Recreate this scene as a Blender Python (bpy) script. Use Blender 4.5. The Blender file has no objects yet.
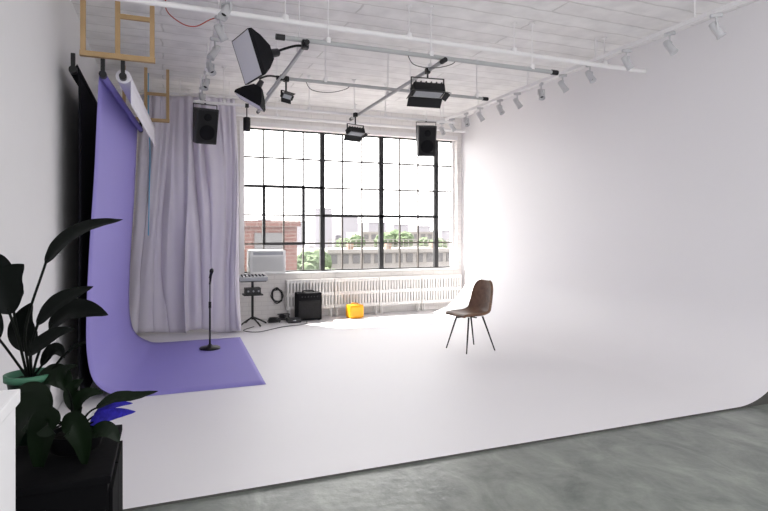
import bpy, bmesh, math, random
from mathutils import Vector, Matrix, Quaternion
random.seed(7)
S = bpy.context.scene
COL = S.collection
try:
    S.view_settings.view_transform = 'Standard'
    S.view_settings.look = 'None'
except Exception:
    pass

# ------------------------------------------------------------------ materials
def lin(h):
    r = [int(h[i:i+2], 16)/255 for i in (0, 2, 4)]
    return [c/12.92 if c <= .04045 else ((c+.055)/1.055)**2.4 for c in r]

def mat(name, hexc, rough=.6, metal=0.0, var=.06, scale=6.0, bump=0.0, bscale=30.0, transl=0.0, hex2=None, coat=0.0, contrast=None, spec=.5, dist=.3, stretch=None):
    m = bpy.data.materials.new(name); m.use_nodes = True
    nt = m.node_tree; N = nt.nodes; L = nt.links
    b = N['Principled BSDF']
    tc = N.new('ShaderNodeTexCoord')
    no = N.new('ShaderNodeTexNoise'); no.inputs['Scale'].default_value = scale; no.inputs['Detail'].default_value = 8 if contrast else 4
    if stretch:
        mp = N.new('ShaderNodeMapping'); mp.inputs['Scale'].default_value = stretch; mp.inputs['Rotation'].default_value = (0, 0, .5)
        L.new(tc.outputs['Object'], mp.inputs['Vector']); L.new(mp.outputs[0], no.inputs['Vector'])
    else: L.new(tc.outputs['Object'], no.inputs['Vector'])
    mx = N.new('ShaderNodeMix'); mx.data_type = 'RGBA'
    c = lin(hexc)
    c2 = lin(hex2) if hex2 else [min(1, x*(1+var)) for x in c]
    c1 = c if hex2 else [x*(1-var) for x in c]
    mx.inputs[6].default_value = (*c1, 1); mx.inputs[7].default_value = (*c2, 1)
    fac = no.outputs['Fac']
    if contrast:
        no.inputs['Distortion'].default_value = dist; no.inputs['Roughness'].default_value = .7
        mr = N.new('ShaderNodeMapRange'); mr.inputs[1].default_value = .5-contrast; mr.inputs[2].default_value = .5+contrast
        L.new(fac, mr.inputs[0]); fac = mr.outputs[0]
    L.new(fac, mx.inputs[0])
    L.new(mx.outputs[2], b.inputs['Base Color'])
    b.inputs['Roughness'].default_value = rough
    b.inputs['Metallic'].default_value = metal
    b.inputs['Coat Weight'].default_value = coat
    b.inputs['Specular IOR Level'].default_value = spec
    if bump:
        n2 = N.new('ShaderNodeTexNoise'); n2.inputs['Scale'].default_value = bscale; n2.inputs['Detail'].default_value = 5
        L.new(tc.outputs['Object'], n2.inputs['Vector'])
        bp = N.new('ShaderNodeBump'); bp.inputs['Strength'].default_value = bump; bp.inputs['Distance'].default_value = .02
        L.new(n2.outputs['Fac'], bp.inputs['Height']); L.new(bp.outputs['Normal'], b.inputs['Normal'])
    if transl:
        tr = N.new('ShaderNodeBsdfTranslucent'); L.new(mx.outputs[2], tr.inputs['Color'])
        ms = N.new('ShaderNodeMixShader'); ms.inputs[0].default_value = transl
        L.new(b.outputs[0], ms.inputs[1]); L.new(tr.outputs[0], ms.inputs[2])
        L.new(ms.outputs[0], N['Material Output'].inputs['Surface'])
    return m

def brickmat(name, c1, c2, mortar, scale, bw, bh, msize, rough=.8, bump=.3, swap=None, off=.5, lo=.88, nsc=3, bsc=10, warp=0, bdist=.02):
    m = bpy.data.materials.new(name); m.use_nodes = True
    nt = m.node_tree; N = nt.nodes; L = nt.links
    b = N['Principled BSDF']; tc = N.new('ShaderNodeTexCoord')
    vec = tc.outputs['Object']
    if swap:
        sp = N.new('ShaderNodeSeparateXYZ'); cb = N.new('ShaderNodeCombineXYZ')
        L.new(vec, sp.inputs[0])
        for i, k in enumerate(swap): L.new(sp.outputs[k], cb.inputs[i])
        vec = cb.outputs[0]
    if warp:
        wn = N.new('ShaderNodeTexNoise'); wn.inputs['Scale'].default_value = 3.5; L.new(vec, wn.inputs['Vector'])
        wv = N.new('ShaderNodeVectorMath'); wv.operation = 'MULTIPLY_ADD'; wv.inputs[1].default_value = (warp,)*3
        L.new(wn.outputs['Color'], wv.inputs[0]); L.new(vec, wv.inputs[2]); vec = wv.outputs[0]
    br = N.new('ShaderNodeTexBrick'); L.new(vec, br.inputs['Vector'])
    br.offset = off
    br.inputs['Color1'].default_value = (*lin(c1), 1); br.inputs['Color2'].default_value = (*lin(c2), 1)
    br.inputs['Mortar'].default_value = (*lin(mortar), 1)
    br.inputs['Scale'].default_value = scale; br.inputs['Mortar Size'].default_value = msize
    br.inputs['Mortar Smooth'].default_value = .6
    br.inputs['Brick Width'].default_value = bw; br.inputs['Row Height'].default_value = bh
    no = N.new('ShaderNodeTexNoise'); no.inputs['Scale'].default_value = nsc; no.inputs['Detail'].default_value = 7
    L.new(tc.outputs['Object'], no.inputs['Vector'])
    rp = N.new('ShaderNodeMapRange'); rp.inputs[1].default_value = .35; rp.inputs[2].default_value = .62
    rp.inputs[3].default_value = lo; rp.inputs[4].default_value = 1.0
    L.new(no.outputs['Fac'], rp.inputs[0])
    mu = N.new('ShaderNodeMix'); mu.data_type = 'RGBA'; mu.blend_type = 'MULTIPLY'; mu.inputs[0].default_value = 1
    L.new(br.outputs['Color'], mu.inputs[6]); L.new(rp.outputs[0], mu.inputs[7])
    L.new(mu.outputs[2], b.inputs['Base Color'])
    b.inputs['Roughness'].default_value = rough
    inv = N.new('ShaderNodeMath'); inv.operation = 'SUBTRACT'; inv.inputs[0].default_value = 1
    L.new(br.outputs['Fac'], inv.inputs[1])
    bp = N.new('ShaderNodeBump'); bp.inputs['Strength'].default_value = bump; bp.inputs['Distance'].default_value = bdist
    ad = N.new('ShaderNodeMath'); ad.operation = 'ADD'
    n3 = N.new('ShaderNodeTexNoise'); n3.inputs['Scale'].default_value = bsc; n3.inputs['Detail'].default_value = 6
    L.new(tc.outputs['Object'], n3.inputs['Vector'])
    L.new(inv.outputs[0], ad.inputs[0]); L.new(n3.outputs['Fac'], ad.inputs[1])
    L.new(ad.outputs[0], bp.inputs['Height']); L.new(bp.outputs['Normal'], b.inputs['Normal'])
    return m

M = {}
M['cyc'] = mat('white_cyclorama_paint', 'e4e2e4', .5, var=.012, scale=1.2, bump=.03, bscale=14)
M['wall'] = mat('white_wall_paint', 'd8d7d8', .7, var=.02, scale=2, bump=.08, bscale=20)
M['ceiling'] = brickmat('white_panel_ceiling', 'eeedec', 'eae8e7', 'dad8d6', 1.0, 3.7, .26, .014, .6, .6, lo=.88, nsc=4, bsc=5, warp=.07, bdist=.022)
M['concrete'] = mat('grey_concrete', '545a56', .36, scale=3.4, hex2='8f948c', bump=.2, bscale=14, contrast=.2, dist=.5, stretch=(1, .6, 1))
M['brickwhite'] = brickmat('white_painted_brick', 'eae6e3', 'e6e2df', 'dcd8d5', 1.0, .22, .075, .007, .7, .15, swap=(0, 2, 1), lo=.95)
M['blackmetal'] = mat('black_metal', '141416', .45, .3, var=.1)
M['blackframe'] = mat('black_window_steel', '202022', .5, .1, var=.1)
M['muntin'] = mat('glare_washed_muntin', '4a443f', .5, .0, var=.1)  # lifted brown-grey, window glare on the bars is put into the colour
M['blackplastic'] = mat('black_plastic', '17171a', .5, 0, var=.15, bump=.1, bscale=120)
M['blackcloth'] = mat('black_fabric', '0e0e12', .8, 0, var=.15, spec=.2)
M['blackpaper'] = mat('black_backdrop_paper', '0b0b10', .9, spec=.2)
M['grille'] = mat('speaker_grille', '0c0c0e', .6, .2, bump=.5, bscale=200)
M['greypipe'] = mat('neutral_grey_pipe', 'aaabab', .55, 0, var=.08)
M['whitepaint'] = mat('white_enamel', 'e8e6e6', .35, 0, var=.02)
M['spotpaint'] = mat('grey_white_spotlight_enamel', 'bfbfc1', .4, 0, var=.02)
M['coveshade'] = mat('painted_cove_end_shade', '4a4946', .8, 0, var=.2)  # dark colour imitates the shaded hollow below the cove
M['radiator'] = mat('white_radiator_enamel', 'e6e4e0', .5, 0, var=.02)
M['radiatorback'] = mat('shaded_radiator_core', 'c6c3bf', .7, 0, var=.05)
M['whitediff'] = mat('white_diffuser_cloth', 'd6d6dc', .8, 0, var=.01)
M['chrome'] = mat('chrome_steel', 'b9bcc0', .2, 1.0)
M['purple'] = mat('purple_backdrop_paper', '8d84c8', .75, 0, var=.02, scale=2)
M['whitepaper'] = mat('white_backdrop_paper', 'dedce4', .8, 0, var=.02)
M['pine'] = mat('pine_wood', '9d8058', .6, 0, scale=5, hex2='b89a70')
M['curtain'] = mat('lilac_curtain_cloth', 'e6e1ea', .6, 0, var=.03, scale=4, bump=.05, bscale=60, transl=.25)
M['leather'] = mat('worn_brown_leather', '3e291e', .5, 0, scale=7, hex2='84624a', bump=.15, bscale=45, contrast=.25)
M['yellow'] = mat('orange_yellow_plastic', 'f0a80c', .4, 0, var=.05)
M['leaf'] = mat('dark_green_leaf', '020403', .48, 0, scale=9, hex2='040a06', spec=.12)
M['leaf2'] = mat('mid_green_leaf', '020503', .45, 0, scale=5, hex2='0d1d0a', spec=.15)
M['blueleaf'] = mat('painted_blue_sheen_leaf', '0c0a40', .45, 0, scale=30, hex2='3c34c8', spec=.3, contrast=.25)  # blue violet sheen on the leaves is painted into the base colour
M['stem'] = mat('plant_stem', '060a06', .6, spec=.1)
M['soil'] = mat('potting_soil', '0a0806', .95, bump=.6, bscale=60, spec=.1)
M['greenpot'] = mat('green_ceramic', '0d1f16', .5, 0, var=.08, spec=.2)
M['potrim'] = mat('pale_green_rim', '3f6a54', .5, 0, var=.08, spec=.2)
M['blackwood'] = mat('black_painted_wood', '060608', .8, 0, var=.15, bump=.05, spec=.08)
M['greyplastic'] = mat('grey_plastic', '9a9da3', .5, 0, var=.06)
M['acgrey'] = mat('white_plastic_housing', 'e4e4e4', .5, 0, var=.02)
M['darkgrille'] = mat('pale_vent', 'bcbdbe', .6)
M['redwire'] = mat('red_cable', 'b04a3c', .5)
M['bluewire'] = mat('blue_cable', '4aa0c8', .5)
M['brick'] = brickmat('red_brick_facade', '64423a', '6e483e', '7c6c64', 1.0, .6, .2, .03, .9, .2, swap=(0, 2, 1))
M['pale'] = mat('pale_facade', '8f8b86', .9, var=.05)
M['tanroof'] = mat('tan_rooftop_metal', '806a5c', .8, var=.1)
M['darkwin'] = mat('facade_window', '5e5c5b', .4)
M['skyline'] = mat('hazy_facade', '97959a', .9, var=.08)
M['treeleaf'] = mat('tree_foliage', '3c4c32', .9, scale=3, hex2='5e6e4c')
M['bark'] = mat('tree_bark', '6c5c4c', .9)
M['street'] = mat('street_ground', '7c7876', .95, var=.1, scale=.2)

g = bpy.data.materials.new('window_glass'); g.use_nodes = True
N = g.node_tree.nodes; L = g.node_tree.links
for n in list(N):
    if n.type == 'BSDF_PRINCIPLED': N.remove(n)
t = N.new('ShaderNodeBsdfTransparent'); gl = N.new('ShaderNodeBsdfGlossy'); gl.inputs['Roughness'].default_value = .05
noi = N.new('ShaderNodeTexNoise'); noi.inputs['Scale'].default_value = 2
mr = N.new('ShaderNodeMapRange'); mr.inputs[3].default_value = .02; mr.inputs[4].default_value = .05
L.new(noi.outputs['Fac'], mr.inputs[0])
ms = N.new('ShaderNodeMixShader'); L.new(mr.outputs[0], ms.inputs[0])
L.new(t.outputs[0], ms.inputs[1]); L.new(gl.outputs[0], ms.inputs[2]); L.new(ms.outputs[0], N['Material Output'].inputs['Surface'])
M['glass'] = g

# ------------------------------------------------------------------ mesh builder
def catmull(pts, n=8):
    pts = [Vector(p) for p in pts]
    if len(pts) < 3:
        return [pts[0].lerp(pts[-1], i/n) for i in range(n+1)]
    P = [pts[0]*2-pts[1]] + pts + [pts[-1]*2-pts[-2]]
    out = []
    for i in range(1, len(P)-2):
        for k in range(n):
            t = k/n; p0, p1, p2, p3 = P[i-1], P[i], P[i+1], P[i+2]
            out.append(.5*((2*p1)+(p2-p0)*t+(2*p0-5*p1+4*p2-p3)*t*t+(3*p1-p0-3*p2+p3)*t**3))
    out.append(pts[-1].copy())
    return out

class MB:
    def __init__(s): s.bm = bmesh.new(); s.mi = 0
    def box(s, c, size, rot=None, bev=0.0, taper=None):
        b2 = bmesh.new()
        bmesh.ops.create_cube(b2, size=1)
        for v in b2.verts:
            v.co = Vector((v.co.x*size[0], v.co.y*size[1], v.co.z*size[2]))
            if taper and v.co.z < 0: v.co.x *= taper[0]; v.co.y *= taper[1]
        if bev: bmesh.ops.bevel(b2, geom=b2.edges[:], offset=bev, segments=2, affect='EDGES', profile=.7)
        R = rot.to_matrix() if rot is not None and hasattr(rot, 'to_matrix') else Matrix.Identity(3)
        for v in b2.verts: v.co = R @ v.co + Vector(c)
        s._merge(b2); return s
    def _merge(s, b2, smooth=False):
        mp = {}
        for v in b2.verts: mp[v] = s.bm.verts.new(v.co)
        for f in b2.faces:
            try:
                nf = s.bm.faces.new([mp[v] for v in f.verts]); nf.smooth = smooth or f.smooth; nf.material_index = s.mi
            except ValueError: pass
        b2.free()
    def cyl(s, p0, p1, r, r2=None, seg=16, caps=True):
        s.sweep([Vector(p0), Vector(p1)], [r, r if r2 is None else r2], seg, caps); return s
    def sweep(s, pts, rs, seg=10, caps=True):
        pts = [Vector(p) for p in pts]
        if not isinstance(rs, (list, tuple)): rs = [rs]*len(pts)
        rings = []; up = None
        for i, p in enumerate(pts):
            T = (pts[min(i+1, len(pts)-1)]-pts[max(i-1, 0)]).normalized()
            if up is None:
                up = Vector((0, 0, 1)) if abs(T.z) < .9 else Vector((1, 0, 0))
            A = T.cross(up).normalized(); B = A.cross(T).normalized(); up = B
            rings.append([s.bm.verts.new(p+(A*math.cos(2*math.pi*k/seg)+B*math.sin(2*math.pi*k/seg))*rs[i]) for k in range(seg)])
        for a, b in zip(rings, rings[1:]):
            for k in range(seg):
                f = s.bm.faces.new((a[k], a[(k+1) % seg], b[(k+1) % seg], b[k])); f.smooth = True
        if caps:
            s.bm.faces.new(rings[0][::-1]); s.bm.faces.new(rings[-1])
        return s
    def tube(s, pts, r, n=6, seg=8): return s.sweep(catmull(pts, n), r, seg)
    def lathe(s, prof, c=(0, 0, 0), seg=32, axis=None):
        c = Vector(c); q = axis.to_matrix() if axis is not None else Matrix.Identity(3)
        rings = []
        for r, z in prof:
            rings.append([s.bm.verts.new(c+q @ Vector((max(r, 1e-4)*math.cos(2*math.pi*k/seg), max(r, 1e-4)*math.sin(2*math.pi*k/seg), z))) for k in range(seg)])
        for a, b in zip(rings, rings[1:]):
            for k in range(seg):
                f = s.bm.faces.new((a[k], a[(k+1) % seg], b[(k+1) % seg], b[k])); f.smooth = True
        s.bm.faces.new(rings[0][::-1]); s.bm.faces.new(rings[-1])
        return s
    def grid(s, rows, smooth=True):
        R = [[s.bm.verts.new(p) for p in r] for r in rows]
        for a, b in zip(R, R[1:]):
            for k in range(len(a)-1):
                f = s.bm.faces.new((a[k], a[k+1], b[k+1], b[k])); f.smooth = smooth
        return s
    def obj(s, name, m, parent=None, label=None, cat=None, kind=None, fix=True):
        if fix: bmesh.ops.recalc_face_normals(s.bm, faces=s.bm.faces[:])
        for e in s.bm.edges:
            if any(not f.smooth for f in e.link_faces): e.smooth = False
        me = bpy.data.meshes.new(name); s.bm.to_mesh(me); s.bm.free()
        for k in (m if isinstance(m, tuple) else (m,)): me.materials.append(M[k])
        o = bpy.data.objects.new(name, me); COL.objects.link(o)
        if parent: o.parent = parent
        if label: o['label'] = label
        if cat: o['category'] = cat
        if kind: o['kind'] = kind
        return o

def root(name, loc, label, cat, rz=0.0, group=None, rot=None):
    e = bpy.data.objects.new(name, None); COL.objects.link(e)
    e.empty_display_size = .1; e.location = loc
    if rot is not None:
        e.rotation_mode = 'QUATERNION'; e.rotation_quaternion = rot
    else: e.rotation_euler = (0, 0, rz)
    e['label'] = label; e['category'] = cat
    if group: e['group'] = group
    return e

def copy_thing(r, loc, rz=None, label=None, scale=None):
    n = r.copy(); COL.objects.link(n); n.location = loc
    if rz is not None: n.rotation_euler = (0, 0, rz)
    if scale: n.scale = (scale,)*3
    if label: n['label'] = label
    for ch in list(r.children):
        c = ch.copy(); COL.objects.link(c); c.parent = n
    return n

def solidify(o, t, off=0.0):
    m = o.modifiers.new('thick', 'SOLIDIFY'); m.thickness = t; m.offset = off

# ------------------------------------------------------------------ room
XL, XR, YB, ZC = -.85, 5.46, 9.67, 3.75
YF = -1.0; YM = (YF+10)/2; YD = 10-YF
MB().box(((XL+XR)/2, YM, -.115), (XR-XL+.4, YD, .2)).obj('floor', 'concrete', kind='structure', label='worn grey concrete studio floor')
MB().box(((XL+XR)/2, YM, ZC+.1), (XR-XL+.4, YD, .2)).obj('ceiling', 'ceiling', kind='structure', label='white painted panelled studio ceiling')
MB().box((XL-.1, YM, 1.86), (.2, YD, 3.78)).obj('wall_left', 'wall', kind='structure', label='plain white painted side wall')
MB().box((XR+.1, YM, 1.86), (.2, YD, 3.78)).obj('wall_right', 'cyc', kind='structure', label='white painted side wall')
WX0, WX1, WZ0, WZ1 = 1.25, 5.36, .79, 3.31
b = MB()
yc, th = YB+.15, .3
b.box(((XL+WX0)/2, yc, 1.86), (WX0-XL, th, 3.78))
b.box(((WX1+XR)/2, yc, 1.86), (XR-WX1, th, 3.78))
b.box(((WX0+WX1)/2, yc, (WZ0-.03)/2), (WX1-WX0, th, WZ0+.03))
b.box(((WX0+WX1)/2, yc, (WZ1+ZC)/2), (WX1-WX0, th, ZC-WZ1))
b.obj('wall_back', 'brickwhite', kind='structure', label='white painted brick window wall')

# window: steel grid
b = MB(); wy = YB+.16
M1, M2, M3 = 2.66, 3.81, 4.97
for x, w in ((WX0, .04), (M1, .085), (M2, .085), (M3, .085)): b.box((x, wy, (WZ0+WZ1)/2), (w, .07, WZ1-WZ0))
rows = [WZ0+(WZ1-WZ0)*i/5 for i in range(6)]
for i in (0, 5): b.box(((WX0+WX1)/2, wy, rows[i]), (WX1-WX0, .045, .05))
xa, xb = WX0+(M1-WX0)*.25, WX0+(M1-WX0)*.75
b.box(((WX0+M1)/2, wy, rows[3]), (M1-WX0, .07, .045))
for z in (rows[1], rows[3]): b.box(((xa+xb)/2, wy-.02, z), (xb-xa+.04, .06, .05))
for x in (xa, xb): b.box((x, wy-.02, (rows[1]+rows[3])/2), (.05, .06, rows[3]-rows[1]))
b.box(((M1+M3)/2, wy, rows[2]), (M3-M1, .07, .05))
w1 = b.obj('window_1', 'blackframe', kind='structure', label='large black steel factory window with many small panes')
b = MB()
for z in rows[1:5]: b.box(((WX0+WX1)/2, wy, z), (WX1-WX0, .035, .028))
def cols(a, c, n):
    for i in range(1, n): b.box((a+(c-a)*i/n, wy, (WZ0+WZ1)/2), (.026, .034, WZ1-WZ0))
cols(WX0, M1, 4); cols(M1, M2, 3); cols(M2, M3, 3)
b.obj('muntin_bars', 'muntin', parent=w1)
MB().box((WX1-.02, wy, (WZ0+WZ1)/2), (.04, .07, WZ1-WZ0)).obj('side_frame', 'whitepaint', parent=w1)
MB().box(((WX0+WX1)/2, wy+.005, (WZ0+WZ1)/2), (WX1-WX0, .006, WZ1-WZ0)).obj('window_glass', 'glass', parent=w1)
MB().box(((WX0+WX1)/2, YB+.05, WZ0-.012), (WX1-WX0+.06, .16, .024), bev=.004).obj('trim_1', 'whitepaint', kind='structure', label='white painted window sill')
b = MB()
b.box((WX0-.04, YB-.012, (WZ0+WZ1)/2), (.08, .024, WZ1-WZ0+.16)); b.box(((WX0+WX1)/2, YB-.012, WZ1+.04), (WX1-WX0, .024, .08))
b.obj('trim_2', 'whitepaint', kind='structure', label='white painted window casing')

# cyclorama: solid sweep, cove radius grows toward the window
XW = 5.36; YE = 9.02; Y0 = 3.31
def section(y):
    s = max(0, min(1, (y-6.2)/(YE-6.2))); s = s*s*(3-2*s)
    R = .80+.36*s; xs = XW-R
    p = [(-.845, 0.0)] + [(-.845+(xs+.845)*i/8, 0.0) for i in range(1, 8)]
    for i in range(41):
        a = math.pi/2*i/40; p.append((xs+R*math.sin(a), R-R*math.cos(a)))
    p += [(XW, 1.8), (XW, 2.8), (XW, ZC-.002)]
    return p+[(XR-.002, ZC-.002), (XR-.002, -.014), (-.845, -.014)], len(p)
bm = MB(); ys = [Y0, 6.2]+[6.2+(YE-6.2)*i/14 for i in range(1, 15)]
rings = []
for y in ys:
    p, npf = section(y); rings.append([bm.bm.verts.new((x, y, z)) for x, z in p])
n = len(rings[0])
for A, B in zip(rings, rings[1:]):
    for i in range(n):
        f = bm.bm.faces.new((A[i], A[(i+1) % n], B[(i+1) % n], B[i])); f.smooth = i < npf-1
fc = bm.bm.faces.new(rings[0]); fc.material_index = 1; bm.bm.faces.new(rings[-1][::-1])  # front cap coloured dark, painted shade under the cove end
bm.box(((-.845+XR-.002)/2, (YE+YB)/2-.001, -.007), (XR+.843, YB-YE-.004, .014))
cyc = bm.obj('cyclorama', ('cyc', 'coveshade'), label='white painted infinity cove sweeping from floor up the wall', cat='cyclorama')

# ------------------------------------------------------------------ outside
b = MB(); b.box((60, 160, -15.2), (500, 290, .4)); b.obj('ground', 'street', kind='structure', label='pale street level ground')
def building(x0, x1, y0, y1, ztop, m, label, win=True, step=1.6, rowh=3.0):
    r = root('building', ((x0+x1)/2, (y0+y1)/2, -15), label, 'building')
    b = MB(); w, d, h = x1-x0, y1-y0, ztop+15
    b.box((0, 0, h/2), (w, d, h)); b.box((0, -d/2-.1, h+.05), (w+.3, .35, .3))
    if win:
        b.mi = 1
        nx = max(2, int(w/step))
        for i in range(nx):
            for k in range(3):
                b.box((-w/2+(i+.5)*w/nx, -d/2-.02, h-rowh*.4-k*rowh), (step*.62, .1, rowh*.5))
    b.obj('facade', (m, 'darkwin'), parent=r)
    return r
building(.5, 6.7, 30, 42, 1.9, 'brick', 'pale red brick apartment building seen through the window', step=2.4)
lb = building(12.4, 27, 44, 56, -.15, 'pale', 'long pale rooftop building with a gridded facade of windows', step=.95, rowh=1.5)
b = MB()
for i in range(31): b.box((-7.2+i*.48, -5.8, 14.85+.6), (.05, .05, .8))
for z in (.5, .75, 1.0): b.box((0, -5.8, 14.85+z), (14.5, .05, .05))
b.obj('railing', 'pale', parent=lb)
for x in (-4.6, -1.0, 3.5):
    b = MB(); b.box((x, -3.5, 14.85+.3), (.5, .6, .6), bev=.05); b.box((x, -3.5, 14.85+.66), (.36, .4, .12), bev=.03); b.obj('rooftop_unit', 'tanroof', parent=lb)
building(42, 60, 120, 132, 1.4, 'pale', 'cream low building beyond the trees', step=1.8)
random.seed(3)
for i in range(15):
    x = 10+i*11; h = random.choice([3, 4.5, 6, 7, 5.5, 10]); w = random.uniform(5, 9)
    building(x, x+w, 210, 225, h+random.uniform(-1, 1), 'skyline', 'hazy distant city building on the skyline', win=False)
def tree(x, y, ztop, s):
    r = root('tree', (x, y, -15), 'hazy green leafy tree standing outside the window', 'tree', group='trees outside the window')
    h = ztop+15
    MB().cyl((0, 0, 0), (0, 0, h-s), .3, .12, 8).obj('trunk', 'bark', parent=r)
    b = MB()
    for i in range(14):
        b2 = bmesh.new(); bmesh.ops.create_icosphere(b2, subdivisions=3, radius=s*random.uniform(.28, .5))
        o = Vector((random.uniform(-.75, .75)*s, random.uniform(-.5, .5)*s, h-s*.5+random.uniform(-1.2, .05)*s))
        for v in b2.verts: v.co = v.co*(1+random.uniform(-.15, .15))+o
        b._merge(b2)
    b.obj('foliage', 'treeleaf', parent=r)
for x, y, zt, s in [(9.0, 36, -.2, 1.9), (9.9, 43, .3, 2.1), (27, 82, 1.2, 2.6), (34.5, 84, 2.4, 3.0), (41.5, 82, 1.0, 2.7), (49, 84, 2.0, 2.8)]: tree(x, y, zt, s)

# ------------------------------------------------------------------ radiators
def radiator(x):
    r = root('radiator', (x, YB-.12, 0), 'white cast iron column radiator under the window', 'radiator', group='radiators below the window')
    b = MB(); nf = 15; p = .0565
    for i in range(nf):
        cx = (i-(nf-1)/2)*p
        for yy in (-.05, .05): b.box((cx, yy, .41), (.036, .04, .50), bev=.009)
    for z in (.18, .41, .64): b.box((0, -.03, z), (nf*p, .075, .06), bev=.01)
    for cx in (-.37, .37):
        for yy in (-.05, .05): b.cyl((cx, yy, 0), (cx, yy, .17), .016, .014, 8)
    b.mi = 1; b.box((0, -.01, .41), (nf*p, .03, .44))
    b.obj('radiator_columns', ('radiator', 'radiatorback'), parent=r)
    return r
r0 = radiator(2.36)
for i in (1, 2, 3): copy_thing(r0, (2.36+.857*i, YB-.12, 0))

# air conditioner
r = root('air_conditioner', (1.62, YB+.0, WZ0), 'white window air conditioner with fine louvres on the sill', 'air conditioner')
MB().box((0, 0, .20), (.60, .42, .40), bev=.015).obj('housing', 'acgrey', parent=r)
b = MB()
for i in range(14): b.box((-.0, -.215, .05+i*.018), (.52, .012, .006))
b.obj('vent_grille', 'darkgrille', parent=r)
MB().box((0, -.212, .345), (.5, .01, .05), bev=.003).obj('control_panel', 'greyplastic', parent=r)

# ------------------------------------------------------------------ curtain
b = MB(); rws = []
NU = 300
for j in range(51):
    q = j/50
    row = []
    for i in range(NU+1):
        t = i/NU
        z = 3.50*(1-q)+(.035+.03*math.sin(t*13)*(.4+t))*q
        x0 = -.34+1.30*t; x1 = -.47+1.53*t+.03*t*max(0, q-.8)*5
        x = x0*(1-q)+x1*q
        y = 8.80-.24*t
        ph = 2*math.pi*(7.0*t+.95*math.sin(t*7.1)+.4*math.sin(t*17+2))+1.4*math.sin(q*2.2+t*4)+.4*math.sin(q*7+t*11)
        amp = (.045+.09*q)*(.6+.4*math.sin(t*11+1+q*1.5))
        fold = math.sin(ph)*amp + .05*math.sin(2*math.pi*3.2*t+1.2+q*1.8)*(.3+q) + .020*math.sin(2.3*ph+q*5)*(1-q*.4)+.012*math.sin(q*19+t*23)
        lat = .045*math.cos(ph)*(.4+q) + .04*math.sin(q*4+t*7)
        row.append(Vector((x+lat, y+fold, z)))
    rws.append(row)
b.grid(rws)
r = root('curtain', (0, 0, 0), 'floor-length pale lilac curtain hanging in soft folds beside the window', 'curtain')
o = b.obj('curtain_cloth', 'curtain', parent=r, fix=False); solidify(o, .006)
b = MB(); b.cyl((-.8, 8.86, 3.54), (1.1, 8.60, 3.54), .018)
for x in (-.6, .2, .9): b.cyl((x, 8.83-.137*(x+.8), 3.54), (x, 8.83-.137*(x+.8), ZC), .007, seg=6)
b.obj('curtain_rail', 'whitepaint', parent=r)

# ------------------------------------------------------------------ paper backdrops
def sheet_rows(prof, ya, yb, n=14, wob=.004):
    P = catmull([Vector((x, 0, z)) for x, z in prof], 8)
    return [[Vector((p.x+wob*math.sin(k*.9+i*.25), ya+(yb-ya)*k/n, p.z)) for k in range(n+1)] for i, p in enumerate(P)]
def hooks(r, pts):
    for x, y in pts:
        b = MB(); b.box((x, y, 2.955), (.035, .03, .13), bev=.006); b.cyl((x, y-.02, 2.88), (x, y+.04, 2.88), .032, seg=16)
        b.obj('hook', 'blackmetal', parent=r)
r = root('purple_backdrop', (0, 0, 0), 'lavender purple seamless paper backdrop sweeping from roll onto the floor', 'backdrop')
rows_ = sheet_rows([(-.51, 2.905), (-.545, 2.88), (-.56, 2.6), (-.585, 2.0), (-.62, 1.4), (-.645, .8), (-.64, .42), (-.58, .17), (-.42, .04), (-.2, .004), (.2, .004), (.6, .004), (.99, .004)], 5.5, 8.1, wob=0)
for row in rows_:
    x0 = row[0].x; wgt = max(0, min(1, (.2-x0)/.62)); w2 = max(0, min(1, (x0-.1)/.89))
    for p in row:
        t = (p.y-5.5)/2.6
        p.x += .20*t*wgt - .07*(1-t)*w2
        p.z = max(p.z, .003)
o = MB().grid(rows_).obj('paper_sheet', 'purple', parent=r, fix=False); solidify(o, .002, 0)
MB().cyl((-.51, 5.47, 2.875), (-.31, 8.13, 2.875), .03, seg=24).obj('paper_roll', 'purple', parent=r)
hooks(r, [(-.51, 5.43), (-.31, 8.17)])
r = root('black_backdrop', (0, 0, 0), 'black seamless paper backdrop hanging down the wall', 'backdrop')
b = MB(); o = b.grid(sheet_rows([(-.72, 2.93), (-.70, 2.88), (-.695, 2.2), (-.695, 1.4), (-.70, .7), (-.695, .3), (-.675, .01)], 5.42, 8.05, wob=0)).obj('paper_sheet', 'blackpaper', parent=r, fix=False); solidify(o, .003)
MB().cyl((-.73, 5.40, 2.89), (-.73, 8.1, 2.89), .04, seg=24).obj('paper_roll', 'blackpaper', parent=r)
hooks(r, [(-.73, 5.36), (-.73, 8.14)])
r = root('white_backdrop', (0, 0, 0), 'white seamless paper roll hung beside the purple backdrop', 'backdrop')
MB().cyl((-.35, 5.47, 2.89), (-.19, 8.15, 2.89), .062, seg=24).obj('paper_roll', 'whitepaper', parent=r)
b = MB(); b.grid([[Vector((-.35+.16*k/8+.060, 5.5+2.6*k/8, 2.89-.24*s)) for k in range(9)] for s in [i/4 for i in range(5)]])
o = b.obj('paper_sheet', 'whitepaper', parent=r, fix=False); solidify(o, .002)
hooks(r, [(-.35, 5.43), (-.19, 8.19)])

def woodframe(y, dx):
    r = root('wooden_frame', (dx, y, 0), 'pine timber frame fixed to the ceiling holding backdrop rolls', 'frame', group='timber backdrop frames')
    for x in (-.66, -.39, -.11):
        MB().box((x, 0, (3.06+ZC)/2), (.04, .045, ZC-3.06), bev=.003).obj('wooden_post', 'pine', parent=r)
    MB().box((-.385, 0, 3.04), (.60, .05, .045), bev=.003).obj('wooden_rail', 'pine', parent=r)
    MB().box((-.25, 0, 3.40), (.28, .03, .04), bev=.003).obj('wooden_rail', 'pine', parent=r)
    return r
woodframe(5.40, 0); woodframe(8.27, .14)

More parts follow.
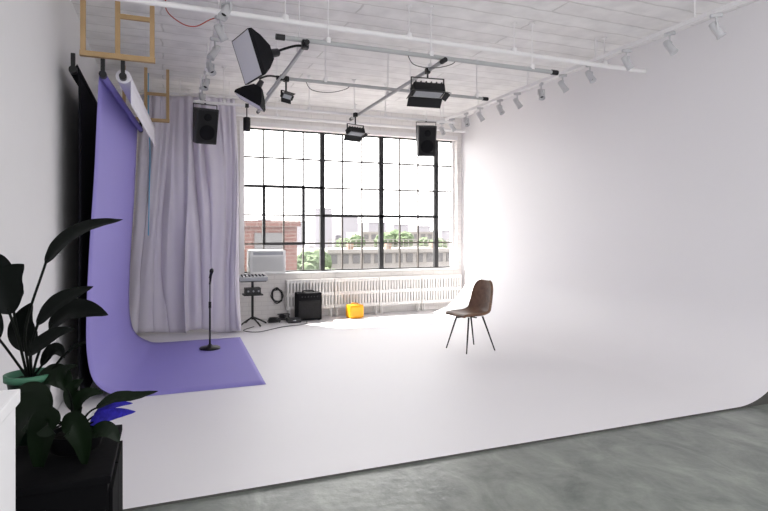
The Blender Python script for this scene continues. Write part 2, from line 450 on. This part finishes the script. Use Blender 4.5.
# ------------------------------------------------------------------ pipes
def pipe(p0, p1, r_, m, label, rods, caps=False, z1=ZC):
    r = root('lighting_pipe', (0, 0, 0), label, 'pipe')
    MB().cyl(p0, p1, r_, seg=16).obj('pipe', m, parent=r)
    p0, p1 = Vector(p0), Vector(p1)
    for t in rods:
        p = p0.lerp(p1, t); b = MB(); b.cyl(p, (p.x, p.y, z1), .006, seg=6); b.cyl(p+Vector((0, 0, .0)), p+Vector((0, 0, .05)), r_*1.3, seg=10)
        b.cyl((p.x, p.y, z1-.015), (p.x, p.y, z1), .03, seg=12)
        b.obj('hanger_rod', 'whitepaint', parent=r)
    if caps:
        d = (p1-p0).normalized()
        MB().cyl(p0-d*.03, p0+d*.05, r_*1.25).obj('end_cap', 'blackmetal', parent=r)
        MB().cyl(p1-d*.05, p1+d*.03, r_*1.25).obj('end_cap', 'blackmetal', parent=r)
pipe((-.84, 5.045, 3.425), (5.35, 5.045, 3.425), .026, 'whitepaint', 'long white painted pipe spanning the studio below the ceiling', (.12, .3, .5, .7, .9))
pipe((.95, 4.98, 3.25), (3.98, 4.98, 3.25), .022, 'greypipe', 'grey steel lighting pipe with black end caps', (.15, .5, .9), True)
pipe((1.18, 4.9, 3.20), (1.22, 7.95, 3.20), .02, 'greypipe', 'grey steel lighting pipe running toward the window', (.1, .5, .95), True)
pipe((2.57, 4.9, 3.20), (2.60, 7.95, 3.20), .02, 'greypipe', 'grey steel lighting pipe crossing the rig toward the window', (.1, .5, .95), True)
pipe((1.2, 6.3, 3.25), (3.92, 6.3, 3.25), .02, 'greypipe', 'grey steel cross pipe in the lighting rig', (.2, .6, .95), True)
pipe((.35, 7.85, 3.25), (4.3, 7.85, 3.25), .02, 'whitepaint', 'white cross pipe carrying the loudspeakers', (.1, .4, .7, .95))
pipe((-.2, 9.3, 3.42), (5.34, 9.3, 3.42), .028, 'whitepaint', 'white pipe running above the factory window', (.1, .35, .6, .85))

# ------------------------------------------------------------------ track lights
ZT = 3.50
def track(x, ya, yb, label):
    r = root('light_track', (x, ya, ZT), label, 'track')
    b = MB(); b.box((0, (yb-ya)/2, 0), (.045, yb-ya, .04)); b.obj('rail', 'whitepaint', parent=r)
    nn = int((yb-ya)/1.3)
    for i in range(nn+1):
        y = .1+(yb-ya-.2)*i/nn
        MB().cyl((0, y, .015), (0, y, ZC-ZT), .008, seg=6).obj('hanger_rod', 'whitepaint', parent=r)
track(4.65, 2.4, 9.1, 'long white track rail carrying spotlights by the cove')
track(.47, 3.9, 8.5, 'white track rail carrying spotlights near the curtain')
def spot(loc, rz):
    r = root('track_spotlight', loc, 'small white can spotlight hanging from the ceiling track', 'spotlight', rz, group='white track spotlights')
    MB().box((0, 0, -.015), (.034, .10, .03), bev=.005).obj('track_adapter', 'spotpaint', parent=r)
    b = MB(); b.cyl((0, 0, -.03), (0, 0, -.085), .010, seg=8); b.box((0, 0, -.088), (.092, .018, .009))
    for s in (-1, 1): b.box((s*.044, 0, -.118), (.006, .018, .066))
    b.obj('yoke', 'spotpaint', parent=r)
    q = Vector((0, -.55, -.84)).to_track_quat('-Z', 'Y')
    b = MB(); b.lathe([(.016, .076), (.030, .07), (.034, .035), (.037, -.055), (.042, -.082), (.037, -.082), (.032, -.055), (.0, -.05)], (0, 0, -.142), 20, q)
    b.obj('lamp_can', 'spotpaint', parent=r)
    b = MB(); b.lathe([(.031, -.053), (.0, -.054)], (0, 0, -.142), 16, q); b.obj('lens', 'blackplastic', parent=r)
    return r
ZS = ZT-.022
s0 = spot((4.65, 3.58, ZS), .9)
for i, y in enumerate((4.08, 4.63, 5.19, 5.67, 6.10, 6.64, 7.08, 7.64, 8.08, 8.57, 8.95)):
    copy_thing(s0, (4.65, y, ZS), [.4, 1.3, .2, 1.0, -.4, .8, .3, 1.2, 0, .7, .3][i])
for i, y in enumerate((4.75, 5.3, 5.9, 6.5, 7.2, 8.0)):
    copy_thing(s0, (.47, y, ZS), [-.8, 2.0, -1.3, .5, -.4, 2.6][i])

# ------------------------------------------------------------------ studio lights
def barn_light(name, loc, rz, s, label, ztop, tilt=.5, door=.12):
    r = root(name, loc, label, 'studio light', rz)
    q = Quaternion((1, 0, 0), tilt)
    def P(x, y, z): return q @ Vector((x*s, y*s, z*s))
    b = MB(); b.box(P(0, 0, 0), (.36*s, .10*s, .15*s), q, bev=.012*s)
    for i in range(6): b.box(P(-.15+.06*i, .055, 0), (.012*s, .03*s, .13*s), q)
    b.obj('lamp_housing', 'blackmetal', parent=r)
    MB().box(P(0, -.052, 0), (.31*s, .006, .12*s), q).obj('lamp_face', 'greyplastic', parent=r)
    for sg in (1, -1):
        q2 = q @ Quaternion((1, 0, 0), -sg*.95)
        c = P(0, -.05, sg*.075)+q2 @ Vector((0, -door/2*s, 0))
        MB().box(c, (.40*s, door*s, .005), q2).obj('barn_door', 'blackmetal', parent=r)
    for sg in (1, -1):
        q2 = q @ Quaternion((0, 0, 1), sg*.95)
        c = P(sg*.182, -.05, 0)+q2 @ Vector((0, -.03*s, 0))
        MB().box(c, (.005, .06*s, .15*s), q2).obj('barn_door', 'blackmetal', parent=r)
    b = MB(); h = ztop-loc[2]
    for sg in (1, -1): b.box((sg*.19*s, 0, .06*s), (.008, .02, .14*s))
    b.box((0, 0, .13*s), (.388*s, .02, .008)); b.cyl((0, 0, .13*s), (0, 0, h), .01, seg=8)
    b.box((0, 0, h), (.045, .06, .06), bev=.008)
    b.obj('yoke', 'blackmetal', parent=r)
    return r
barn_light('barn_door_light', (2.56, 5.25, 2.99), -.1, .95, 'black panel light with open barn doors on the pipe', 3.19, 1.3)
barn_light('barn_door_light', (2.55, 7.6, 2.95), .3, .75, 'smaller black barn door light clamped at the pipe end', 3.19, 1.2)
barn_light('barn_door_light', (1.27, 6.25, 3.04), .6, .38, 'tiny black clip lamp under the cross pipe', 3.23, .6)

# softbox
def softbox(loc, d, f_, ln, label, hd=.1):
    q = Vector(d).to_track_quat('-Z', 'Y')
    r = root('softbox', loc, label, 'softbox', rot=q)
    b = MB(); a_ = f_*.3; rings = []
    for h, z in ((a_, 0), (f_*.72, -ln*.45), (f_, -ln*.85), (f_, -ln)):
        rings.append([b.bm.verts.new((sx*h, sy*h, z)) for sx, sy in ((-1, -1), (1, -1), (1, 1), (-1, 1))])
    for A_, B_ in zip(rings, rings[1:]):
        for k in range(4): b.bm.faces.new((A_[k], A_[(k+1) % 4], B_[(k+1) % 4], B_[k]))
    b.bm.faces.new(rings[0])
    o = b.obj('softbox_shell', 'blackcloth', parent=r); solidify(o, .004)
    b = MB(); b.box((0, 0, -ln*.985), (2*f_-.012, 2*f_-.012, .004)); b.obj('diffuser', 'whitediff', parent=r)
    k = hd/.1
    b = MB(); b.lathe([(.025*k, .10*k), (.036*k, .09*k), (.04*k, .02*k), (.05*k, 0), (.05*k, -.01)], (0, 0, 0), 20); b.obj('flash_head', 'blackplastic', parent=r)
    return r
softbox((.885, 5.11, 3.13), (-.86, -.20, -.30), .20, .23, 'black softbox with white square diffuser hanging from the pipe')
softbox((.93, 6.05, 3.06), (-.45, .15, -.85), .15, .19, 'small black softbox hanging below the lighting rig', .08)
b = MB(); b.tube([(1.18, 4.98, 3.2), (1.1, 5.02, 3.2), (1.0, 5.10, 3.18), (.93, 5.12, 3.15)], .012); b.box((1.18, 4.95, 3.2), (.06, .06, .08), bev=.008)
b.obj('support_arm', 'blackmetal', label='black steel clamp arm holding the softbox', cat='arm')
b = MB(); b.tube([(1.2, 6.1, 3.2), (1.05, 6.08, 3.2), (.94, 6.05, 3.15)], .011); b.box((1.2, 6.1, 3.2), (.05, .05, .06), bev=.006)
b.obj('support_arm', 'blackmetal', label='short black steel arm carrying the small softbox', cat='arm')
MB().cyl((1.2, 5.0, 3.22), (1.0, 5.9, 2.95), .012).obj('support_arm', 'greypipe', label='grey diagonal brace on the lighting rig', cat='arm')

# small cylindrical spot
r = root('stage_spotlight', (1.05, 7.85, 3.0), 'small black cylindrical spotlight hanging from cross pipe', 'spotlight')
MB().lathe([(.03, .09), (.05, .08), (.05, -.1), (.045, -.1), (.04, -.06), (0, -.06)], (0, 0, 0), 20).obj('lamp_can', 'blackmetal', parent=r)
b = MB(); b.cyl((0, 0, .08), (0, 0, .25), .008, seg=8); b.box((0, 0, .25), (.05, .06, .05), bev=.006); b.obj('clamp', 'blackmetal', parent=r)

# hanging speakers
def speaker(loc, rz, label):
    r = root('loudspeaker', loc, label, 'loudspeaker', rz, group='hanging loudspeakers')
    q = Quaternion((1, 0, 0), .22)
    MB().box((0, 0, 0), (.29, .26, .47), q, bev=.02, taper=(.94, .9)).obj('speaker_cabinet', 'blackplastic', parent=r)
    MB().box(q @ Vector((0, -.13, 0)), (.25, .012, .42), q, bev=.006).obj('speaker_grille', 'grille', parent=r)
    b = MB(); b.lathe([(.09, 0), (.1, .006), (.1, .012), (.085, .012), (.03, .004), (.0, .004)], q @ Vector((0, -.136, -.08)), 24, q @ Quaternion((1, 0, 0), math.pi/2))
    b.lathe([(.04, 0), (.05, .006), (.05, .012), (.03, .012), (0, .006)], q @ Vector((0, -.136, .12)), 20, q @ Quaternion((1, 0, 0), math.pi/2))
    b.obj('speaker_cone', 'blackcloth', parent=r)
    b = MB()
    for s in (-1, 1): b.box((s*.155, 0, .12), (.006, .03, .34))
    b.box((0, 0, .29), (.316, .03, .006)); b.cyl((0, 0, .29), (0, 0, .34), .015, seg=8)
    b.obj('bracket', 'blackmetal', parent=r); return r
sp = speaker((.50, 7.85, 2.93), .15, 'black loudspeaker hanging beside the lilac curtain')
copy_thing(sp, (3.80, 7.85, 2.93), -.3, 'black loudspeaker hanging before the factory window')

# hanging wires
MB().tube([(.05, 5.3, ZC), (.0, 5.3, 3.5), (.12, 5.3, 3.38), (.25, 5.3, 3.36), (.38, 5.3, 3.44), (.47, 5.3, 3.48)], .005).obj('cable', 'redwire', label='thin red cable looping from ceiling to the track', cat='cable')
MB().tube([(-.22, 8.35, 3.7), (-.22, 8.36, 3.2), (-.20, 8.37, 2.6), (-.21, 8.38, 2.0), (-.22, 8.40, 1.45)], .007).obj('cable', 'bluewire', label='thin blue pull cord hanging in front of the curtain', cat='cable')
MB().tube([(3.9, 4.0, ZC), (3.95, 3.95, 3.7), (4.1, 3.9, 3.69), (4.2, 3.9, ZC)], .012).obj('cable', 'blackplastic', label='short black cable loop on the ceiling', cat='cable')
for i, (x, y) in enumerate(((1.5, 6.3), (2.2, 4.98))):
    MB().tube([(x, y, 3.26), (x+.08, y, 3.15), (x+.3, y, 3.14), (x+.5, y, 3.2), (x+.55, y, 3.26)], .004).obj('cable', 'blackplastic', label='thin black power cable draped on the pipe', cat='cable')

# ------------------------------------------------------------------ chair
r = root('side_chair', (3.62, 6.20, 0), 'worn brown leather shell chair with thin black metal legs', 'chair', math.radians(98))
pr = [(.225, .440, .180, .0), (.21, .462, .195, .004), (.11, .458, .21, .010), (-.02, .448, .215, .018), (-.12, .452, .215, .03), (-.185, .485, .215, .038), (-.215, .56, .21, .04), (-.232, .66, .20, .034), (-.245, .76, .185, .026), (-.255, .835, .15, .018), (-.26, .875, .10, .012)]
P1 = catmull([Vector((a, b_, c)) for a, b_, c, d in pr], 6); P2 = catmull([Vector((d, 0, 0)) for a, b_, c, d in pr], 6)
rws = []
for i, (p, e) in enumerate(zip(P1, P2)):
    T = P1[min(i+1, len(P1)-1)]-P1[max(i-1, 0)]
    ty, tz = T.x, T.y; ny, nz = tz, -ty
    l = math.hypot(ny, nz); ny, nz = ny/l, nz/l
    row = []
    for k in range(25):
        u = k/12-1
        lift = e.x*(abs(u)**2.4)*1.3
        row.append(Vector((u*p.z, p.x+ny*lift, p.y+nz*lift)))
    rws.append(row)
o = MB().grid(rws).obj('seat_shell', 'leather', parent=r, fix=False); solidify(o, .030, 0)
bv = o.modifiers.new('b', 'BEVEL'); bv.width = .009; bv.segments = 3
for sx in (-1, 1):
    for sy in (-1, 1):
        MB().cyl((sx*.12, .0+sy*.11, .43), (sx*.21, -.01+sy*.225, 0.0), .012, .008, 12).obj('leg', 'blackmetal', parent=r)
b = MB(); b.box((0, 0, .422), (.26, .025, .012)); b.box((0, .1, .422), (.025, .2, .012)); b.box((0, -.1, .422), (.025, .2, .012)); b.obj('under_frame', 'blackmetal', parent=r)

# ------------------------------------------------------------------ microphone stand
r = root('microphone_stand', (.53, 7.42, .008), 'black microphone stand with round base on the purple paper', 'microphone stand')
MB().lathe([(.125, 0), (.13, .012), (.12, .024), (.04, .034), (.018, .06), (.0, .06)], seg=36).obj('round_base', 'blackmetal', parent=r)
b = MB(); b.cyl((0, 0, .05), (0, 0, .55), .012); b.cyl((0, 0, .5), (0, 0, .93), .008); b.cyl((0, 0, .52), (0, 0, .60), .017); b.obj('pole', 'blackmetal', parent=r)
b = MB(); b.sweep([(0, 0, .90), (.01, 0, .95), (.015, -.01, .99)], [.016, .016, .016]); b.obj('microphone_clip', 'blackplastic', parent=r)
b = MB(); q = Vector((0.1, -.25, .95)).to_track_quat('Z', 'Y'); b.lathe([(.012, -.1), (.014, .02), (.02, .05), (.026, .07), (.024, .095), (.01, .11), (.0, .112)], (.01, -.01, .92), 20, q); b.obj('microphone', 'blackmetal', parent=r)

# ------------------------------------------------------------------ keyboard stand etc.
r = root('equipment_stand', (1.30, 9.05, 0), 'black tripod equipment stand beside the curtain', 'stand')
b = MB(); b.cyl((0, 0, .1), (0, 0, .72), .02)
b.obj('pole', 'blackmetal', parent=r)
for a in (0.3, 1.9, 3.6, 5.1):
    b = MB(); b.tube([(0, 0, .14), (.15*math.cos(a), .15*math.sin(a), .07), (.24*math.cos(a), .24*math.sin(a), .02)], .014); b.obj('leg', 'blackmetal', parent=r)
for z, w in ((.72, .40), (.50, .3)): MB().box((0, 0, z), (w, .27, .02), bev=.004).obj('shelf', 'blackmetal', parent=r)
r = root('mixing_console', (1.30, 9.05, .73), 'small grey mixing console on the black stand', 'mixer')
MB().box((0, 0, .035), (.44, .30, .06), Quaternion((1, 0, 0), .08), bev=.008).obj('mixer_body', 'greyplastic', parent=r)
b = MB()
for i in range(7):
    for j in range(3): b.cyl((-.17+.056*i, -.09+.07*j, .06+.005*j), (-.17+.056*i, -.09+.07*j, .082+.005*j), .009, seg=8)
b.obj('knobs', 'blackplastic', parent=r)
r = root('headphone_amplifier', (1.30, 9.05, .51), 'small black box on the lower shelf of the stand', 'amplifier')
MB().box((0, 0, .05), (.24, .2, .1), bev=.008).obj('amplifier_body', 'blackplastic', parent=r)
for i in range(3): MB().cyl((-.08+.08*i, -.1, .05), (-.08+.08*i, -.115, .05), .014, seg=10).obj('knob', 'greyplastic', parent=r)

r = root('guitar_amplifier', (2.27, 9.30, 0), 'plain black guitar amplifier on the floor before the radiators', 'amplifier')
MB().box((0, 0, .24), (.42, .24, .46), bev=.015).obj('amplifier_cabinet', 'blackcloth', parent=r)
MB().box((0, -.122, .19), (.37, .01, .30), bev=.003).obj('speaker_grille', 'grille', parent=r)
for i in range(6): MB().cyl((-.13+.052*i, -.12, .405), (-.13+.052*i, -.14, .405), .010, seg=12).obj('knob', 'blackplastic', parent=r)
b = MB(); b.tube([(-.09, 0, .46), (-.08, 0, .50), (.08, 0, .50), (.09, 0, .46)], .012); b.obj('handle', 'blackplastic', parent=r)
for sx in (-.17, .17): MB().box((sx, 0, .008), (.04, .18, .018)).obj('foot', 'blackplastic', parent=r)

r = root('instrument_case', (1.98, 9.12, 0), 'low black pedal case lying on the floor', 'case')
MB().box((0, 0, .04), (.22, .16, .07), bev=.01).obj('case_body', 'blackplastic', parent=r)
MB().box((0, -.08, .04), (.05, .012, .02)).obj('latch', 'chrome', parent=r)
MB().box((0, 0, .003), (.2, .14, .006)).obj('case_feet', 'blackplastic', parent=r)

r = root('storage_box', (3.08, 9.22, 0), 'small rounded orange yellow plastic box with a handle', 'box', .1)
MB().box((0, 0, .115), (.27, .20, .215), bev=.035).obj('box_body', 'yellow', parent=r)
b = MB(); b.box((0, 0, .222), (.25, .18, .02), bev=.008); b.obj('lid', 'yellow', parent=r)
b = MB(); b.tube([(-.06, -.0, .23), (-.05, 0, .255), (.05, 0, .255), (.06, 0, .23)], .008); b.obj('handle', 'yellow', parent=r)
MB().box((0, 0, .004), (.2, .14, .008)).obj('box_foot', 'yellow', parent=r)

def coil(cx, cy, turns, ra, dz, z0, label, vert=False, seed=0):
    pts = []
    for i in range(turns*8):
        a = i*.785; rr = ra*(1+.2*math.sin(i*1.7+seed))
        if vert: pts.append((cx+rr*math.cos(a), cy-.01*math.sin(i*.9), z0+rr*1.3*math.sin(a)))
        else: pts.append((cx+rr*math.cos(a), cy+rr*.7*math.sin(a), z0+dz*i))
    MB().tube(pts, .007, n=3, seg=6).obj('cable_coil', 'blackplastic', label=label, cat='cable')
coil(1.66, 9.14, 5, .09, .0022, .012, 'coiled black audio cable heaped on the floor')
coil(1.86, 9.32, 5, .10, .0030, .012, 'loose tangle of black cable against the wall', seed=2)
coil(1.80, YB-.05, 4, .09, 0, .40, 'black cable loops hanging on the white brick wall', vert=True, seed=1)
MB().box((1.80, YB-.03, .52), (.03, .05, .03), bev=.004).obj('wall_hook', 'blackmetal', label='small black hook on the white brick wall', cat='hook')
MB().tube([(1.3, 8.9, .008), (1.1, 8.6, .008), (1.3, 8.4, .008), (1.7, 8.7, .008), (2.1, 8.85, .008), (2.2, 9.1, .01)], .006).obj('cable', 'blackplastic', label='black audio cable trailing across the white floor', cat='cable')

# ------------------------------------------------------------------ foreground furniture
r = root('white_cabinet', (-.56, 1.2, -.015), 'plain white cabinet with a pale worktop', 'cabinet')
MB().box((0, 0, .58), (.52, .41, 1.13), bev=.004).obj('cabinet_body', 'wall', parent=r)
MB().box((0, 0, 1.16), (.535, .425, .03), bev=.005).obj('cabinet_top', 'wall', parent=r)
MB().box((0, 0, .01), (.46, .36, .02)).obj('plinth', 'blackwood', parent=r)
for s in (-1, 1):
    MB().box((s*.13, -.213, .59), (.245, .018, 1.06), bev=.003).obj('door', 'wall', parent=r)

r = root('black_cabinet', (-.46, 2.2, -.015), 'plain black painted cabinet holding potted plants', 'cabinet')
MB().box((0, 0, .375), (.58, .49, .69), bev=.004).obj('cabinet_body', 'blackwood', parent=r)
MB().box((0, 0, .733), (.60, .51, .024), bev=.004).obj('cabinet_top', 'blackwood', parent=r)
MB().box((0, 0, .015), (.54, .45, .03)).obj('plinth', 'blackwood', parent=r)
for yy in (-.115, .115):
    MB().box((.296, yy, .38), (.014, .222, .62), bev=.003).obj('door', 'blackwood', parent=r)

def leaf(b, pts, w, nrm=(.25, -1, .55), fold=.25, n=10):
    P = catmull(pts, n); L_ = len(P)-1; nrm = Vector(nrm).normalized(); rws = []
    for i, p in enumerate(P):
        s = i/L_
        ww = w*(math.sin(math.pi*min(1, s**.75))**.8 if 0 < s < 1 else 0)+.0008
        T = (P[min(i+1, L_)]-P[max(i-1, 0)]).normalized()
        side = T.cross(nrm).normalized(); up = side.cross(T).normalized()
        rip = .0006*math.sin(i*1.3)
        rws.append([p+side*(u*ww)+up*(abs(u)*ww*fold+abs(u)*rip) for u in (-1, -.66, -.33, 0, .33, .66, 1)])
    b.grid(rws)

RZ = -math.radians(21.5)
# plant one
r = root('potted_plant', (-.455, 2.33, .73), 'tall near-black leafy houseplant in a dark green pot', 'plant', RZ)
MB().lathe([(.045, .016), (.05, .02), (.064, .20), (.070, .235), (.074, .240), (.062, .24), (.0, .24)], seg=36).obj('pot', 'greenpot', parent=r)
MB().lathe([(.072, .236), (.080, .240), (.081, .262), (.070, .262), (.066, .238)], seg=36).obj('pot_rim', 'potrim', parent=r, label='pale green pot rim')
MB().lathe([(.060, .236), (.04, .246), (0, .25)], seg=24).obj('soil', 'soil', parent=r)
def Q(u, v, f=0.0): return Vector(((u-28)/277, f, .262+(375-v)/277))
st = MB(); lf = MB()
specs = [
 ([(28, 380), (24, 330), (45, 262)], [(43, 266), (62, 244), (88, 229), (121, 222)], .037, 0.0, (.1, -1, .9)),
 ([(30, 380), (32, 350), (42, 322)], [(40, 326), (58, 306), (76, 296), (96, 288)], .032, -.03, (.1, -1, .6)),
 ([(30, 380), (34, 355), (44, 328)], [(40, 332), (60, 316), (80, 314), (101, 319)], .044, .04, (.1, -1, .8)),
 ([(30, 380), (34, 362), (40, 350)], [(36, 354), (50, 342), (66, 332), (82, 328)], .026, -.06, (.1, -1, .5)),
 ([(26, 380), (18, 340), (10, 310)], [(12, 316), (8, 295), (14, 278), (26, 266)], .060, -.02, (.3, -1, .1)),
 ([(26, 380), (14, 340), (4, 300)], [(6, 306), (-2, 285), (-8, 268), (-20, 255)], .055, .03, (-.1, -1, .2)),
 ([(26, 380), (10, 350), (0, 330)], [(6, 340), (-4, 322), (-14, 314), (-30, 312)], .055, -.05, (0, -1, .4)),
 ([(28, 380), (24, 360), (20, 345)], [(24, 356), (14, 340), (14, 324), (22, 306)], .050, .05, (.1, -1, .3)),
 ([(30, 380), (38, 368), (42, 360)], [(34, 370), (44, 356), (52, 354), (58, 362)], .026, .03, (0, -1, .7)),
 ([(32, 380), (50, 372), (66, 355), (86, 343)], [(70, 352), (76, 347), (86, 343)], .008, -.02, (.1, -1, .5)),
]
for s_, l_, w, f, nn in specs:
    m = len(s_)
    st.sweep(catmull([Q(u, v, f*(i/(m-1))) for i, (u, v) in enumerate(s_)], 6), .0045, 6)
    leaf(lf, [Q(u, v, f) for u, v in l_], w, nn)
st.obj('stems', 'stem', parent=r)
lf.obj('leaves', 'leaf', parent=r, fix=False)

# plant two
r = root('potted_plant', (-.29, 2.20, .745), 'low spreading houseplant with broad leaves in a shallow black pot', 'plant', RZ)
MB().lathe([(.07, 0), (.078, .006), (.086, .045), (.088, .06), (.08, .06), (.076, .05), (.0, .05)], seg=36).obj('pot', 'blackwood', parent=r)
MB().lathe([(.078, .048), (.04, .056), (0, .06)], seg=24).obj('soil', 'soil', parent=r)
def Q2(u, v, f=0.0): return Vector(((u-72)/285, f, .06+(448-v)/285))
st = MB(); lf = MB(); bl = MB()
B0 = (72, 450)
specs = [
 ([B0, (85, 430), (98, 422)], [(94, 424), (113, 414), (134, 412), (156, 407)], .022, -.02, (.1, -1, 1.2), 0),
 ([B0, (86, 442), (96, 444)], [(92, 448), (104, 442), (114, 444), (122, 454)], .028, -.05, (.1, -1, 1.0), 0),
 ([B0, (66, 420), (58, 404)], [(58, 410), (54, 398), (58, 388), (70, 384)], .018, .02, (.1, -1, .5), 0),
 ([B0, (56, 434), (44, 424)], [(54, 426), (38, 412), (24, 414), (8, 430)], .054, -.05, (0, -1, .9), 0),
 ([B0, (64, 436), (54, 436)], [(62, 432), (46, 420), (30, 434), (22, 470)], .066, -.1, (0, -1, .5), 0),
 ([B0, (76, 436), (80, 436)], [(74, 436), (86, 432), (94, 448), (96, 474)], .042, -.10, (0, -1, .4), 0),
 ([B0, (70, 436), (66, 436)], [(70, 434), (64, 428), (58, 448), (56, 480)], .050, -.12, (0, -1, .4), 0),
 ([B0, (62, 420), (52, 404)], [(60, 408), (46, 396), (34, 398), (22, 410)], .040, .04, (0, -1, .9), 0),
 ([B0, (70, 432), (68, 420)], [(70, 428), (76, 416), (86, 410), (100, 410)], .022, .00, (.1, -1, .5), 0),
 ([B0, (74, 434), (74, 426)], [(72, 432), (66, 418), (66, 406), (76, 398)], .028, .02, (.1, -1, .3), 0),
 ([B0, (80, 444), (88, 440)], [(84, 442), (96, 436), (112, 432), (130, 430)], .024, .01, (.1, -1, .8), 1),
 ([B0, (80, 440), (86, 436)], [(82, 438), (94, 430), (106, 426), (122, 425)], .015, .05, (.1, -1, .6), 1),
]
for s_, l_, w, f, nn, kb in specs:
    m = len(s_)
    st.sweep(catmull([Q2(u, v, f*(i/(m-1))) for i, (u, v) in enumerate(s_)], 6), .0035, 6)
    leaf(bl if kb else lf, [Q2(u, v, f) for u, v in l_], w, nn)
st.obj('stems', 'stem', parent=r)
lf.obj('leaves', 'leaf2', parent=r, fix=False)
bl.obj('blue_leaves', 'blueleaf', parent=r, fix=False, label='leaves with a vivid blue violet sheen')

# ------------------------------------------------------------------ lights
W = bpy.data.worlds.new('World'); S.world = W; W.use_nodes = True
WN = W.node_tree.nodes; WL = W.node_tree.links
bg = WN['Background']
wt = WN.new('ShaderNodeTexCoord'); wsx = WN.new('ShaderNodeSeparateXYZ'); wm = WN.new('ShaderNodeMapRange')
WL.new(wt.outputs['Generated'], wsx.inputs[0]); WL.new(wsx.outputs[1], wm.inputs[0])
wm.inputs[1].default_value = -1; wm.inputs[2].default_value = 1; wm.inputs[3].default_value = 2.45; wm.inputs[4].default_value = 7.3
WL.new(wm.outputs[0], bg.inputs[1])
wf = WN.new('ShaderNodeMapRange'); wf.inputs[1].default_value = -1; wf.inputs[2].default_value = 1; WL.new(wsx.outputs[1], wf.inputs[0])
wc = WN.new('ShaderNodeMix'); wc.data_type = 'RGBA'; wc.inputs[6].default_value = (.965, .965, 1.0, 1); wc.inputs[7].default_value = (1, .988, .972, 1)
WL.new(wf.outputs[0], wc.inputs[0]); WL.new(wc.outputs[2], bg.inputs[0])
sl = bpy.data.lights.new('sun', 'SUN'); sl.energy = 26; sl.angle = .02; sl.color = (1, .965, .91)
so = bpy.data.objects.new('sun', sl); COL.objects.link(so)
so.rotation_mode = 'QUATERNION'; so.rotation_quaternion = Vector((.34, -.44, -.86)).to_track_quat('-Z', 'Y')
def portal(loc, sx, sy, rx):
    l = bpy.data.lights.new('portal', 'AREA'); l.shape = 'RECTANGLE'; l.size = sx; l.size_y = sy; l.cycles.is_portal = True
    o = bpy.data.objects.new('portal', l); COL.objects.link(o); o.location = loc; o.rotation_euler = (rx, 0, 0)
portal(((WX0+WX1)/2, YB+.25, (WZ0+WZ1)/2), WX1-WX0, WZ1-WZ0, -math.pi/2)
portal(((XL+XR)/2, YF, ZC/2), XR-XL, ZC, math.pi/2)

# ------------------------------------------------------------------ camera
cd = bpy.data.cameras.new('camera'); cd.sensor_width = 36; cd.lens = 555/768*36; cd.shift_y = -23.5/768; cd.clip_start = .05; cd.clip_end = 1000
co = bpy.data.objects.new('camera', cd); COL.objects.link(co)
co.location = (0, 0, 1.5); co.rotation_euler = (math.pi/2, 0, RZ)
S.camera = co
